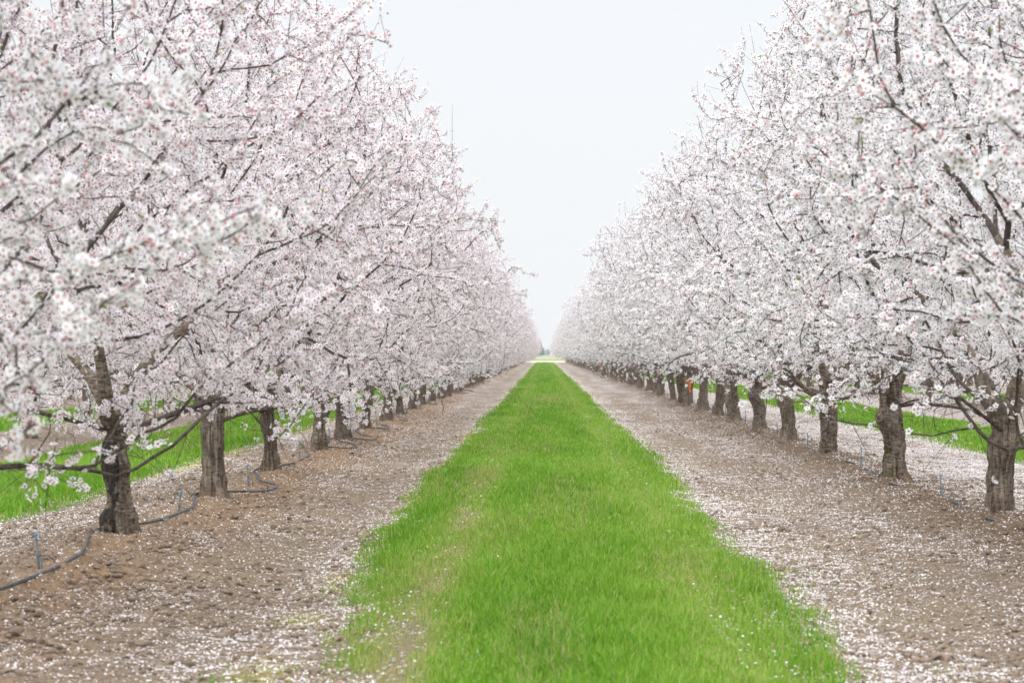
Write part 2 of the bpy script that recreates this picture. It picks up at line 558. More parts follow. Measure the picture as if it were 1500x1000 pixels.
PROFILE = [(0.6, 1.6), (0.75, 1.75), (1.05, 2.05), (1.5, 2.5), (2.1, 2.68), (3.0, 2.4), (4.0, 1.95), (4.8, 1.45), (5.4, 0.85), (5.7, 0.2)]


def grow_skeleton(seed, low):
    r = np.random.default_rng(seed)
    n_att = 1500
    # attraction points spread through the crown's volume, more of them towards its outside
    P = []
    ph = r.uniform(0, 6.28, 4)
    while len(P) < n_att:
        z = r.uniform(0.74 if low else 0.8, 5.65)
        th = r.uniform(0, 2 * np.pi)
        lump = 1 + 0.10 * math.sin(3 * th + ph[0] + z) + 0.08 * math.sin(5 * th + ph[1] - 1.7 * z) + 0.06 * math.sin(2.3 * z + ph[2])
        Rm = float(crown_radius(z, PROFILE)) * lump
        if r.random() > (Rm / 2.7) ** 1.6:
            continue
        q = r.random() ** 0.42 * Rm
        if z < 1.5 and r.random() > (0.40 if low else 0.30) + 0.5 * max(0, z - 0.9):
            continue
        if q < 0.5 and z < 2.0:
            continue
        P.append((q * math.cos(th), q * math.sin(th), z))
    att = np.array(P)
    nodes, par = [], []

    def add(p, q):
        nodes.append(np.array(p, dtype=np.float64)); par.append(q)
        return len(nodes) - 1
    fork = r.uniform(0.74, 0.88)
    lean = r.uniform(-0.11, 0.11, 2)
    k = -1
    trunk_ids = []
    for i in range(8):
        f = i / 7
        k = add((lean[0] * f ** 1.5, lean[1] * f ** 1.5, fork * f), k)
        trunk_ids.append(k)
    top = k
    n_sc = int(r.integers(3, 5))
    a0 = r.uniform(0, 6.28)
    for s in range(n_sc):
        az = a0 + s * 2 * np.pi / n_sc + r.uniform(-0.3, 0.3)
        el = r.uniform(0.85, 1.1)
        q, p = top, nodes[top].copy()
        ln = int(r.integers(9, 14))
        for i in range(ln):
            el2 = el + 0.25 * math.sin(i * 0.5 + s)
            az += r.uniform(-0.10, 0.10)
            d = np.array([math.cos(az) * math.cos(el2), math.sin(az) * math.cos(el2), math.sin(el2)])
            p = p + d * 0.13
            q = add(p, q)
    # low laterals
    for s in range(2):
        az = r.uniform(0, 6.28); el = r.uniform(0.2, 0.45)
        q = top; p = nodes[top].copy()
        for i in range(int(r.integers(7, 13))):
            az += r.uniform(-0.18, 0.18)
            d = np.array([math.cos(az) * math.cos(el), math.sin(az) * math.cos(el), math.sin(el)])
            el += r.uniform(-0.13, 0.10)
            p = p + d * 0.13
            q = add(p, q)
    STEP, INF, KILL = 0.125, 1.7, 0.21
    alive = np.ones(len(att), bool)
    for it in range(110):
        kd = kdtree.KDTree(len(nodes))
        for i, p in enumerate(nodes):
            if i > 5:
                kd.insert(p, i)
        kd.balance()
        pull = {}
        for ai in np.nonzero(alive)[0]:
            co, i, d = kd.find(att[ai])
            if d < KILL:
                alive[ai] = False
            elif d < INF:
                v = (att[ai] - nodes[i]) / d
                pull[i] = pull.get(i, 0) + v
        if not pull:
            break
        n0 = len(nodes)
        for i, v in pull.items():
            v = v / (np.linalg.norm(v) + 1e-9)
            pd = nodes[i] - nodes[par[i]]
            pd = pd / (np.linalg.norm(pd) + 1e-9)
            d = v + 0.55 * pd + r.normal(0, 0.20, 3) + np.array([0, 0, 0.05])
            d /= np.linalg.norm(d)
            newp = nodes[i] + d * STEP
            add(newp, i)
        if len(nodes) == n0:
            break
    N = np.array(nodes); par = np.array(par)
    n = len(N)
    ch = [[] for _ in range(n)]
    for i in range(1, n):
        ch[par[i]].append(i)
    EXP = 2.05
    acc = np.zeros(n)
    for i in range(n - 1, -1, -1):
        if not ch[i]:
            acc[i] = 0.0030 ** EXP
        acc[i] += 0.0008 ** EXP
        if i:
            acc[par[i]] += acc[i]
    rad = acc ** (1 / EXP)
    return N, par, ch, rad, trunk_ids, fork, r


def chains_of(N, par, ch, rad):
    """split the skeleton into polylines that follow the thickest child"""
    out = []
    stack = [(0, -1)]
    while stack:
        i, p = stack.pop()
        c = [p] if p >= 0 else []
        while True:
            c.append(i)
            if not ch[i]:
                break
            kids = sorted(ch[i], key=lambda q: -rad[q])
            for q in kids[1:]:
                stack.append((q, i))
            i = kids[0]
        out.append(c)
    return out


def bark_mesh(name, parts, seed, mat):
    """closed tubes welded into one skin, then ridged like old bark"""
    Vs, Qs, Ts, o = [], [], [], 0
    for V, Q, T in parts:
        Vs.append(V); Qs.append(Q + o); Ts.append(T + o); o += len(V)
    me = make_mesh("raw", np.vstack(Vs), [np.vstack(Qs), np.vstack(Ts)], [])
    ob = bpy.data.objects.new("raw", me)
    COL.objects.link(ob)
    md = ob.modifiers.new("weld", 'REMESH'); md.mode = 'VOXEL'; md.voxel_size = 0.0125
    sm = ob.modifiers.new("smooth", 'SMOOTH'); sm.iterations = 4; sm.factor = 0.5
    dg = bpy.context.evaluated_depsgraph_get()
    em = bpy.data.meshes.new_from_object(ob.evaluated_get(dg))
    bpy.data.objects.remove(ob); bpy.data.meshes.remove(me)
    em.name = name
    n = len(em.vertices)
    co = np.empty(n * 3, np.float32); em.vertices.foreach_get("co", co); co = co.reshape(-1, 3).astype(np.float64)
    no = np.empty(n * 3, np.float32); em.vertices.foreach_get("normal", no); no = no.reshape(-1, 3)
    z = co[:, 2]
    w = 1 - sstep(0.9, 1.5, z)
    th = np.arctan2(co[:, 1], co[:, 0])
    tw = th + 0.25 * z
    ridge = 1 - np.abs(2 * vnoise(np.cos(tw) * 5.5, np.sin(tw) * 5.5, z * 1.6, seed) - 1)
    ridge2 = 1 - np.abs(2 * vnoise(np.cos(tw) * 11, np.sin(tw) * 11, z * 5.0, seed + 1) - 1)
    lump = vnoise(co[:, 0] * 7, co[:, 1] * 7, z * 5, seed + 2) - 0.5
    cross = vnoise(co[:, 0] * 14, co[:, 1] * 14, z * 38, seed + 3) - 0.5
    d = w * (-0.040 * ridge ** 4 - 0.020 * ridge2 ** 3 + 0.07 * lump + 0.010 * cross) + (1 - w) * 0.010 * lump
    d = d + (0.045 * np.cos(4 * th + seed) + 0.025 * np.cos(7 * th + 2.0 * seed)) * np.exp(-np.clip(z, 0, None) / 0.11)
    co = co + no * d[:, None]
    em.vertices.foreach_set("co", co.astype(np.float32).ravel())
    em.polygons.foreach_set("use_smooth", np.ones(len(em.polygons), bool))
    em.materials.clear(); em.materials.append(mat)
    em.update()
    return em


def flower_template():
    V, F4 = [], []
    for i in range(5):
        a = i * 2 * math.pi / 5
        def pt(r, da, z):
            return (r * math.cos(a + da), r * math.sin(a + da), z)
        b = len(V)
        V += [pt(0.10, 0.0, 0.0), pt(0.62, -0.58, 0.42), pt(0.95, -0.36, 0.86), pt(0.97, 0.0, 0.80), pt(0.95, 0.36, 0.86), pt(0.62, 0.58, 0.42)]
        F4.append((b, b + 1, b + 2, b + 3, b + 4, b + 5))
    b5 = len(V)
    for i in range(5):
        a = (i + 0.5) * 2 * math.pi / 5
        V.append((0.29 * math.cos(a), 0.29 * math.sin(a), 0.24))
    bc = len(V)
    for i in range(3):
        a = i * 2 * math.pi / 3
        V.append((0.30 * math.cos(a), 0.30 * math.sin(a), -0.03))
    V.append((0, 0, -0.35))
    return np.array(V), np.array(F4), np.array([[b5 + i for i in range(5)]]), np.array([(bc, bc + 3, bc + 1), (bc + 1, bc + 3, bc + 2), (bc + 2, bc + 3, bc)])


FT_V, FT_4, FT_5, FT_3 = flower_template()


def frames(nrm, r):
    nrm = nrm / (np.linalg.norm(nrm, axis=1, keepdims=True) + 1e-9)
    ref = r.normal(size=nrm.shape)
    t = np.cross(nrm, ref); t /= np.linalg.norm(t, axis=1, keepdims=True) + 1e-9
    return t, np.cross(nrm, t), nrm


def make_tree_meshes(seed, blocky, white):
    N, par, ch, rad, trunk_ids, fork, r = grow_skeleton(seed, not white)
    THICK = 0.026
    bark = M_BARK_BLOCKY if blocky else M_BARK_RIDGED
    # --- trunk and limbs
    parts = []
    m = 26
    zt = np.linspace(-0.12, fork + 0.06, m)
    f = np.clip(zt / fork, 0, 1)
    pts = np.stack([N[trunk_ids[-1]][0] * f ** 1.5, N[trunk_ids[-1]][1] * f ** 1.5, zt], -1)
    base = r.uniform(0.108, 0.138)
    tr = base * (1 + 0.36 * np.exp(-np.clip(zt, 0, None) / 0.09) + 0.09 * np.exp(-((zt - 0.19) / 0.04) ** 2) - 0.12 * f + 0.14 * sstep(0.7, 1.0, f))
    tr[-3:] *= (0.93, 0.78, 0.5)
    parts.append(tube_arrays(pts, tr, 20, True))
    ll = chains_of(N, par, ch, rad)
    thin = []
    for c in ll:
        rr = np.array([rad[i] for i in c]); pp = N[c]
        if c[0] != 0:
            rr[0] = min(rr[0], rr[1] * 1.25)
        if c[0] == 0:
            keep = [i for i, q in enumerate(c) if q not in trunk_ids[:-1]]
            pp, rr = pp[keep], rr[keep]
        big = rr > THICK
        nb = int(np.argmin(big)) if not big.all() else len(rr)
        if nb >= 2:
            q = pp[:nb + 1].copy(); w = rr[:nb + 1].copy() * 1.12
            s_ = np.arange(len(w)) * 0.125
            if c[0] == 0 or c[0] in trunk_ids:
                w = np.maximum(w, np.where(w.max() > 0.04, 0.092, 0.05) * (1 - s_ / 1.3))
                q[0, 2] -= 0.10
            parts.append(tube_arrays(q, w, 10, True))
            thin.append((pp[max(0, nb - 1):], rr[max(0, nb - 1):]))
        else:
            thin.append((pp, rr))
    trunk_me = bark_mesh("trunk", parts, seed, bark)
    # --- thin branches
    Vs, Qs, o = [], [], 0
    for pp, rr in thin:
        if len(pp) < 2:
            continue
        V, Q = tube_arrays(pp, rr, 6 if rr[0] > 0.012 else 4)
        Vs.append(V); Qs.append(Q + o); o += len(V)
    # --- spur twigs on everything thin
    ids = np.array([i for i in range(len(N)) if rad[i] < 0.020 and i > 20])
    tips = np.array([i for i in ids if not ch[i]])
    src = np.concatenate([r.choice(ids, int(len(ids) * 0.80)), tips])
    p0 = N[src]
    out = p0 - np.array([0, 0, 2.0]); out /= np.linalg.norm(out, axis=1, keepdims=True) + 1e-9
    d = out * 0.55 + r.normal(0, 0.62, (len(src), 3)) + np.array([0, 0, 0.22])
    d /= np.linalg.norm(d, axis=1, keepdims=True)
    ln = r.uniform(0.06, 0.28, len(src))
    low = p0[:, 2] < 1.35
    # straight water shoots that stand clear of the top
    hi = np.array([i for i in tips if N[i][2] > 3.0])
    sh = r.choice(hi, min(len(hi), 45))
    dsh = r.normal(0, 0.26, (len(sh), 3)) + (N[sh] - np.array([0, 0, 1.0])) * 0.10 + np.array([0, 0, 0.75])
    dsh /= np.linalg.norm(dsh, axis=1, keepdims=True)
    lsh = r.uniform(0.18, 0.55, len(sh))
    # bare twigs that hang under the crown
    lo = np.array([i for i in ids if 0.75 < N[i][2] < 1.7])
    bt = r.choice(lo, min(len(lo), 120))
    dbt = r.normal(0, 0.5, (len(bt), 3)) + np.array([0, 0, -0.25]); dbt /= np.linalg.norm(dbt, axis=1, keepdims=True)
    lbt = r.uniform(0.12, 0.5, len(bt))
    P0 = np.vstack([p0, N[sh], N[bt]]); D = np.vstack([d, dsh, dbt]); LN = np.concatenate([ln, lsh, lbt])
    kind = np.concatenate([np.zeros(len(src)), np.ones(len(sh)), np.full(len(bt), 2)])
    side = r.normal(0, 0.10, D.shape) * LN[:, None]
    T, B, _ = frames(D, r)
    rings = []
    for fq, w in ((0.0, 1.0), (0.5, 0.75), (1.0, 0.35)):
        c = P0 + D * (LN * fq)[:, None] + side * (fq * (2 - fq))
        rd = (0.0016 + 0.0030 * LN) * w
        for a in (0, 2.094, 4.189):
            rings.append(c + rd[:, None] * (math.cos(a) * T + math.sin(a) * B))
    V = np.stack(rings, 1)
    nt = len(P0)
    q = []
    for k in range(2):
        for j in range(3):
            q.append((k * 3 + j, k * 3 + (j + 1) % 3, (k + 1) * 3 + (j + 1) % 3, (k + 1) * 3 + j))
    Q = (np.array(q)[None] + (np.arange(nt) * 9)[:, None, None]).reshape(-1, 4)
    Vs.append(V.reshape(-1, 3)); Qs.append(Q + o)
    branch_me = make_mesh("branches", np.vstack(Vs), [np.vstack(Qs)], [M_TWIG], smooth=True)
    # --- where the spurs of blossom sit
    cs, ax = [], []
    fl = np.array([i for i in range(21, len(N)) if rad[i] < 0.019])
    a, b = N[par[fl]], N[fl]
    for f0 in (0.17, 0.5, 0.83):
        cs.append(a + (b - a) * (f0 + r.uniform(-0.2, 0.2, len(fl)))[:, None]); ax.append(b - a)
    reps = np.clip((LN / 0.042).astype(int), 1, 10)
    reps[kind == 2] = 1
    own = np.repeat(np.arange(nt), reps)
    fr = r.uniform(0.1, 1.0, len(own))
    cs.append(P0[own] + D[own] * (LN[own] * fr)[:, None] + side[own] * (fr * (2 - fr))[:, None]); ax.append(D[own])
    isshoot = np.concatenate([np.zeros(3 * len(fl)), (kind[own] == 1)])
    isbare = np.concatenate([np.zeros(3 * len(fl)), (kind[own] == 2)])
    C = np.vstack(cs); AX = np.vstack(ax); AX = AX / (np.linalg.norm(AX, axis=1, keepdims=True) + 1e-9)
    # puffs and gaps: noise decides where the bloom is heavy
    hv = vnoise(C[:, 0] * 2.6, C[:, 1] * 2.6, C[:, 2] * 2.6, seed + 9)
    rr_ = np.linalg.norm(C[:, :2], axis=1)
    p = 0.55 + 1.0 * sstep(0.22, 0.72, hv)
    if white:
        p *= 0.12 + 0.88 * sstep(0.95, 1.7, C[:, 2] + 0.25 * (rr_ - 1.8))
    else:
        p *= 0.26 + 0.74 * sstep(0.85, 1.4, C[:, 2] + 0.25 * (rr_ - 1.8))
    p *= 0.25 + 0.75 * sstep(0.5, 1.5, rr_ + np.clip(C[:, 2] - 2.4, 0, 2))
    p = np.where(isshoot > 0, 0.35, p); p = np.where(isbare > 0, 0.10, p)
    keep = r.random(len(C)) < p
    C, AX, shoot = C[keep], AX[keep], isshoot[keep]
    nper = np.where(shoot > 0, 1, r.integers(3, 6, len(C)))
    own = np.repeat(np.arange(len(C)), nper)
    n = len(own)
    rv = r.normal(size=(n, 3)); ra = AX[own]
    rv -= ra * (rv * ra).sum(1, keepdims=True); rv /= np.linalg.norm(rv, axis=1, keepdims=True) + 1e-9
    outw = C[own] - np.array([0, 0, 1.9]); outw /= np.linalg.norm(outw, axis=1, keepdims=True) + 1e-9
    nrm = rv * 0.9 + outw * 0.65 + r.normal(0, 0.35, (n, 3)) + np.array([0, 0, 0.15])
    nrm /= np.linalg.norm(nrm, axis=1, keepdims=True)
    pos = C[own] + nrm * r.uniform(0.010, 0.028, n)[:, None] + r.normal(0, 0.010, (n, 3))
    is_bud = r.random(n) < np.where(shoot[own] > 0, 0.7, np.where(rr_[keep][own] > 1.9, 0.16, 0.07))
    fp, fn = pos[~is_bud], nrm[~is_bud]
    T, B, Nn = frames(fn, r)
    nf = len(fp)
    size = r.uniform(0.0185, 0.0250, nf)
    cup = r.uniform(0.08, 0.60, nf)
    lv = FT_V[None] * np.ones((nf, 1, 1)) + np.concatenate([r.normal(0, 0.05, (nf, 30, 3)), np.zeros((nf, len(FT_V) - 30, 3))], 1)
    lz = np.where(np.arange(len(FT_V))[None] < 30, lv[..., 2] * cup[:, None], lv[..., 2])
    sq = 1 - 0.35 * cup[:, None]
    W = fp[:, None] + size[:, None, None] * (lv[..., 0:1] * sq[..., None] * T[:, None] + lv[..., 1:2] * sq[..., None] * B[:, None] + lz[..., None] * Nn[:, None])
    nv = len(FT_V)
    offs = (np.arange(nf) * nv)[:, None, None]
    F4 = (FT_4[None] + offs).reshape(-1, 6); F5 = (FT_5[None] + offs).reshape(-1, 5); F3 = (FT_3[None] + offs).reshape(-1, 3)
    tone = r.random(nf)
    # buds: small pink octahedra in a dark cup
    bp, bn = pos[is_bud], nrm[is_bud]
    T, B, Nn = frames(bn, r)
    nbud = len(bp)
    ov = np.array([(0, 0, -0.9), (1, 0, 0), (0, 1, 0), (-1, 0, 0), (0, -1, 0), (0, 0, 1.2)])
    of = np.array([(1, 2, 5), (2, 3, 5), (3, 4, 5), (4, 1, 5), (2, 1, 0), (3, 2, 0), (4, 3, 0), (1, 4, 0)])
    bs = r.uniform(0.0055, 0.0095, nbud)
    BW = bp[:, None] + bs[:, None, None] * (ov[None, :, 0:1] * T[:, None] + ov[None, :, 1:2] * B[:, None] + ov[None, :, 2:3] * Nn[:, None])
    BF = (of[None] + (np.arange(nbud) * 6)[:, None, None] + nf * nv).reshape(-1, 3)
    # a few young leaves just breaking
    nl = int(n * 0.012)
    li = r.choice(n, nl)
    T, B, Nn = frames(nrm[li], r)
    sl = r.uniform(0.012, 0.026, nl)[:, None]
    LW = np.stack([pos[li], pos[li] + Nn * sl + T * sl * 0.35, pos[li] + Nn * sl * 2.2, pos[li] + Nn * sl - T * sl * 0.35], 1)
    LF = (np.array([[0, 1, 2, 3]])[None] + (np.arange(nl) * 4)[:, None, None] + nf * nv + nbud * 6).reshape(-1, 4)
    V = np.vstack([W.reshape(-1, 3), BW.reshape(-1, 3), LW.reshape(-1, 3)])
    mi = np.concatenate([np.zeros(len(F4)), np.ones(len(F5)), np.full(len(F3), 2), np.tile([3, 3, 3, 3, 2, 2, 2, 2], nbud), np.full(nl, 4)])
    tn = np.concatenate([np.clip(np.repeat(tone, 5) + r.normal(0, 0.08, nf * 5), 0, 1), tone, np.repeat(tone, 3), np.repeat(r.random(nbud), 8), r.random(nl)])
    bloom_me = make_mesh("blossoms", V, [F4, F5, F3, BF, LF], [M_PETAL_WHITE if white else M_PETAL_PINK, M_HEART_PALE if white else M_HEART, M_CALYX, M_BUD, M_LEAF], mi, tn)
    print("tree", seed, "nodes", len(N), "flowers", nf, "buds", nbud, "twigs", nt, "trunk verts", len(trunk_me.vertices))
    return trunk_me, branch_me, bloom_me


PINK = [make_tree_meshes(100 + 13 * i, i % 2, False) for i in range(5)]       # low-skirted, blush-hearted kind of the left rows
WHITE = [make_tree_meshes(300 + 13 * i, (i + 1) % 2, True) for i in range(5)]  # whiter, higher-skirted kind of the right rows

ORD = ["first", "second", "third", "fourth", "fifth", "sixth", "seventh", "eighth", "ninth", "tenth", "eleventh", "twelfth",
       "thirteenth", "fourteenth", "fifteenth", "sixteenth"]


def place_tree(x, y, var, rot, scale, white, label, group):
    tr, br, bl = (WHITE if white else PINK)[var % 5]
    z = float(berm(np.array([x]), np.array([y]))[0]) - 0.02
    root = link(bpy.data.objects.new("almond_tree", None))
    root.empty_display_size = 0.3
    root.location = (x, y, z); root.rotation_euler = (random.uniform(-0.05, 0.05), random.uniform(-0.05, 0.05), rot); root.scale = scale
    tag(root, label, "tree", group)
    link(bpy.data.objects.new("trunk", tr), root)
    link(bpy.data.objects.new("branches", br), root)
    link(bpy.data.objects.new("blossoms", bl), root)
    return root


trees = {}
for side, xr, ylist in (("left", ROW_X[3], LEFT_Y), ("right", ROW_X[4], RIGHT_Y)):
    kindw = "pinkish white almond tree" if side == "left" else "pure white almond tree"
    for i, y in enumerate(ylist):
        k = i - 2                     # the first two stand outside the frame, only their crowns reach in
        grp = f"almond trees in the row on the {side} of the middle grass strip"
        if k < 0:
            lab = (f"almond tree nearest the camera on the {side}, only its blurred limbs reaching in from above" if k == -2 else f"{kindw} just before the first visible trunk of the {side} main row")
        elif k < 16:
            lab = f"{kindw}, {ORD[k]} visible trunk from the near end, {side} main row"
        else:
            lab = f"distant {kindw} far down the {side} main row"
            grp = f"far almond trees of the {side} main row"
        s = random.uniform(0.94, 1.05) * (0.95 if side == "left" else 1.05)
        sz = s * random.uniform(0.94, 1.05)
        dx = random.uniform(-0.08, 0.08) if k > 8 else (-0.35 if (side, k) == ("left", -2) else 0)
        trees[(side, k)] = place_tree(xr + dx, y, (i * 3 + i // 5) % 5, random.uniform(0, 6.28) + (2.4 if (side, k) == ("left", -1) else 0), (s, s, sz), side == "right" or k == -2, lab, grp)
for rx, y0, y1, sp, where in ((-8.5, 33, 190, 5.1, "second row to the left"), (11.2, 42, 240, 5.3, "second row to the right"),
                              (-14.0, 55, 150, 5.1, "third row to the left"), (18.3, 70, 190, 5.3, "third row to the right")):
    y = y0 + random.uniform(0, 2)
    i = 0
    while y < y1:
        s = random.uniform(0.95, 1.06) * (0.96 if rx < 0 else 1.02)
        place_tree(rx + random.uniform(-0.1, 0.1), y, random.randrange(5), random.uniform(0, 6.28), (s, s, s), rx > 0,
                   f"almond tree of the {where}, glimpsed between nearer trunks", f"almond trees of the {where}")
        y += sp + random.uniform(-0.3, 0.3); i += 1


# ------------------------------------------------------------------ grass strips (nobody could count the blades)
def grass_strip(x0, x1, y0, y1, seed, label, thin=1.0):
    r = np.random.default_rng(seed)
    xs, ys, ws = [], [], []
    y = y0
    while y < y1:
        dy = max(1.0, y * 0.05)
        dens = 5200 * min(1.0, (13.0 / y)) ** 1.55 * thin
        n = int(dens * dy * (x1 - x0 + 0.9))
        xs.append(r.uniform(x0 - 0.45, x1 + 0.45, n)); ys.append(r.uniform(y, y + dy, n))
        y += dy
    x = np.concatenate(xs); y = np.concatenate(ys)
    m = strip_mask(x, y)
    track = np.exp(-((x + 0.68) / 0.17) ** 2) * sstep(0.42, 0.62, fbm(x * 0.8, y * 0.35, 81, 3)) * (1 - sstep(16, 45, y))
    tuft = sstep(0.60, 0.80, fbm(x * 2.2, y * 2.2, 95, 2)) * 0.12 * np.exp(-np.maximum(0, np.maximum(x0 - x, x - x1)) / 0.25)
    keep = r.random(len(x)) < np.maximum(m * (1 - 0.82 * track), tuft)
    x, y, track, m = x[keep], y[keep], track[keep], m[keep]
    n = len(x)
    z = height(x, y, True)
    clump = fbm(x * 3.0, y * 0.45, 101, 3)
    fine = vnoise(x * 9, y * 2.2, seed=103)
    rut = np.exp(-((x - 0.95) / 0.2) ** 2) + 0.8 * np.exp(-((x + 0.68) / 0.2) ** 2)
    hgt = (0.025 + 0.12 * clump ** 1.5 + 0.055 * fine) * r.uniform(0.55, 1.25, n) * (0.55 + 0.45 * m) * (1 - 0.35 * np.clip(rut, 0, 1))
    hgt *= (1 - 0.35 * track)
    wid = r.uniform(0.0016, 0.0032, n) * (np.maximum(y, 13) / 13) ** 0.85
    az = r.uniform(0, 2 * np.pi, n)
    lean = r.uniform(0.05, 0.75, n)
    dirx, diry = np.cos(az), np.sin(az)
    # blade width faces a random way
    fx, fy = -np.sin(az + r.normal(0, 0.5, n)), np.cos(az + r.normal(0, 0.5, n))
    base = np.stack([x, y, z - 0.006], -1)
    wv = np.stack([fx, fy, np.zeros(n)], -1) * wid[:, None]
    ld = np.stack([dirx, diry, np.zeros(n)], -1)
    mid = base + np.stack([np.zeros(n), np.zeros(n), hgt * 0.58], -1) + ld * (hgt * lean * 0.30)[:, None]
    tip = base + np.stack([np.zeros(n), np.zeros(n), hgt * (1 - 0.25 * lean)], -1) + ld * (hgt * lean)[:, None]
    V = np.stack([base - wv, base + wv, mid + wv * 0.8, mid - wv * 0.8, tip], 1).reshape(-1, 3)
    o = (np.arange(n) * 5)[:, None]
    Q = np.array([[0, 1, 2, 3]]) + o
    T = np.array([[3, 2, 4]]) + o
    patch = np.exp(-((x - 0.15) / 0.6) ** 2 - ((y - 74) / 9) ** 2)
    streak = fbm(x * 2.4, y * 0.25, 111, 2)
    tone = 0.28 + 0.42 * fbm(x * 1.6, y * 0.16, 113, 3) + r.normal(0, 0.19, n) + 0.25 * (clump - 0.5)
    dry = r.random(n) < (0.035 + 0.17 * sstep(0.48, 0.72, streak) + 0.55 * track + 0.35 * patch + 0.12 * np.clip(rut, 0, 1) + 0.2 * (1 - m))
    tone = tone - 0.20 * np.clip(rut, 0, 1)
    tone = np.where(dry, r.uniform(0, 0.14, n), np.clip(tone, 0.17, 1))
    me = make_mesh("grass", V, [Q, T], [M_GRASS], tone=np.concatenate([tone, tone]))
    ob = link(bpy.data.objects.new("grass", me))
    tag(ob, label, "grass", kind="stuff")
    print("grass", n)


grass_strip(-1.2, 1.42, 8.6, 402, 201, "bright green mown grass strip down the middle between the two main tree rows")
grass_strip(-7.0, -4.68, 19, 200, 202, "bright green grass strip seen behind the trunks of the left main row", 0.8)
grass_strip(6.38, 8.75, 28, 260, 203, "bright green grass strip seen behind the trunks of the right main row", 0.8)
grass_strip(-12.5, -10.2, 40, 170, 204, "farther green grass strip beyond the second row of trees on the left", 0.6)
grass_strip(13.6, 16.0, 55, 200, 205, "farther green grass strip beyond the second row of trees on the right", 0.6)


# ------------------------------------------------------------------ fallen petals, clods and litter
def scatter_xy(r, n, y0, y1, x0, x1, power=1.6):
    """more points near the camera: density falls with distance"""
    u = r.random(n)
    k = 1 - power
    y = (y0 ** k + u * (y1 ** k - y0 ** k)) ** (1 / k)
    x = r.uniform(x0, x1, n)
    return x, y


def fallen_petals():
    r = np.random.default_rng(301)
    X, Y = [], []
    for x0, x1, n, y0 in ((-3.3, -0.3, 210000, 9.0), (0.9, 4.2, 300000, 9.0), (-5.0, -3.3, 60000, 15), (4.2, 6.7, 190000, 19)):
        x, y = scatter_xy(r, n, y0, 85, x0, x1)
        X.append(x); Y.append(y)
    x = np.concatenate(X); y = np.concatenate(Y)
    g = strip_mask(x, y)
    keep = r.random(len(x)) < petal_density(x, y) * 1.0 * (1 - 0.93 * g) * (1 - sstep(35, 85, y))
    x, y = x[keep], y[keep]
    g = g[keep]
    n = len(x)
    z = height(x, y) + 0.004 + g * r.uniform(0, 0.05, n)
    nrm = np.stack([r.normal(0, 0.38, n), r.normal(0, 0.38, n), np.ones(n)], -1)
    T, B, Nn = frames(nrm, r)
    s = r.uniform(0.0058, 0.0108, n)[:, None] * (np.maximum(y, 16) / 16)[:, None] ** 0.35
    c = np.stack([x, y, z], -1)
    curl = (r.uniform(0.1, 0.7, n))[:, None] * s
    V = np.stack([c - T * s, c - B * s * 0.75 + Nn * curl, c + T * s * 1.1 + Nn * curl * 0.4, c + B * s * 0.75 + Nn * curl], 1).reshape(-1, 3)
    o = (np.arange(n) * 4)[:, None]
    me = make_mesh("fallen_petals", V, [np.array([[0, 1, 2, 3]]) + o], [M_FALLEN], tone=r.random(n) ** 0.55)
    tag(link(bpy.data.objects.new("fallen_petals", me)), "white fallen blossom petals strewn over the brown soil aisles", "petals", kind="stuff")
    print("petals", n)


def soil_clods():
    r = np.random.default_rng(302)
    bm = bmesh.new(); bmesh.ops.create_icosphere(bm, subdivisions=1, radius=1.0)
    tv = np.array([v.co[:] for v in bm.verts]); tf = np.array([[v.index for v in f.verts] for f in bm.faces]); bm.free()
    X, Y = [], []
    for x0, x1, n in ((-4.6, -0.9, 90000), (1.2, 5.6, 80000)):
        x, y = scatter_xy(r, n, 9, 60, x0, x1, 2.0)
        X.append(x); Y.append(y)
    x = np.concatenate(X); y = np.concatenate(Y)
    d = row_dist(x)
    cl = sstep(0.45, 0.7, fbm(x * 1.5, y * 1.1, 121, 3))
    keep = r.random(len(x)) < (0.38 + 0.62 * np.exp(-(d / 0.9) ** 2)) * (0.3 + cl) * (1 - strip_mask(x, y)) * (row_dist(x) > 0.16)
    x, y = x[keep], y[keep]; n = len(x)
    s = 0.003 + 0.024 * r.random(n) ** 5
    sc = np.stack([s * r.uniform(0.8, 1.5, n), s * r.uniform(0.8, 1.5, n), s * r.uniform(0.5, 0.9, n)], -1)
    c = np.stack([x, y, height(x, y) + s * 0.2], -1)
    V = c[:, None] + tv[None] * sc[:, None] * (1 + r.normal(0, 0.18, (n, len(tv), 1)))
    F = (tf[None] + (np.arange(n) * len(tv))[:, None, None]).reshape(-1, 3)
    me = make_mesh("soil_clods", V.reshape(-1, 3), [F], [M_CLOD])
    tag(link(bpy.data.objects.new("soil_clods", me)), "small brown clods of loose soil along the foot of the tree rows", "soil", kind="stuff")


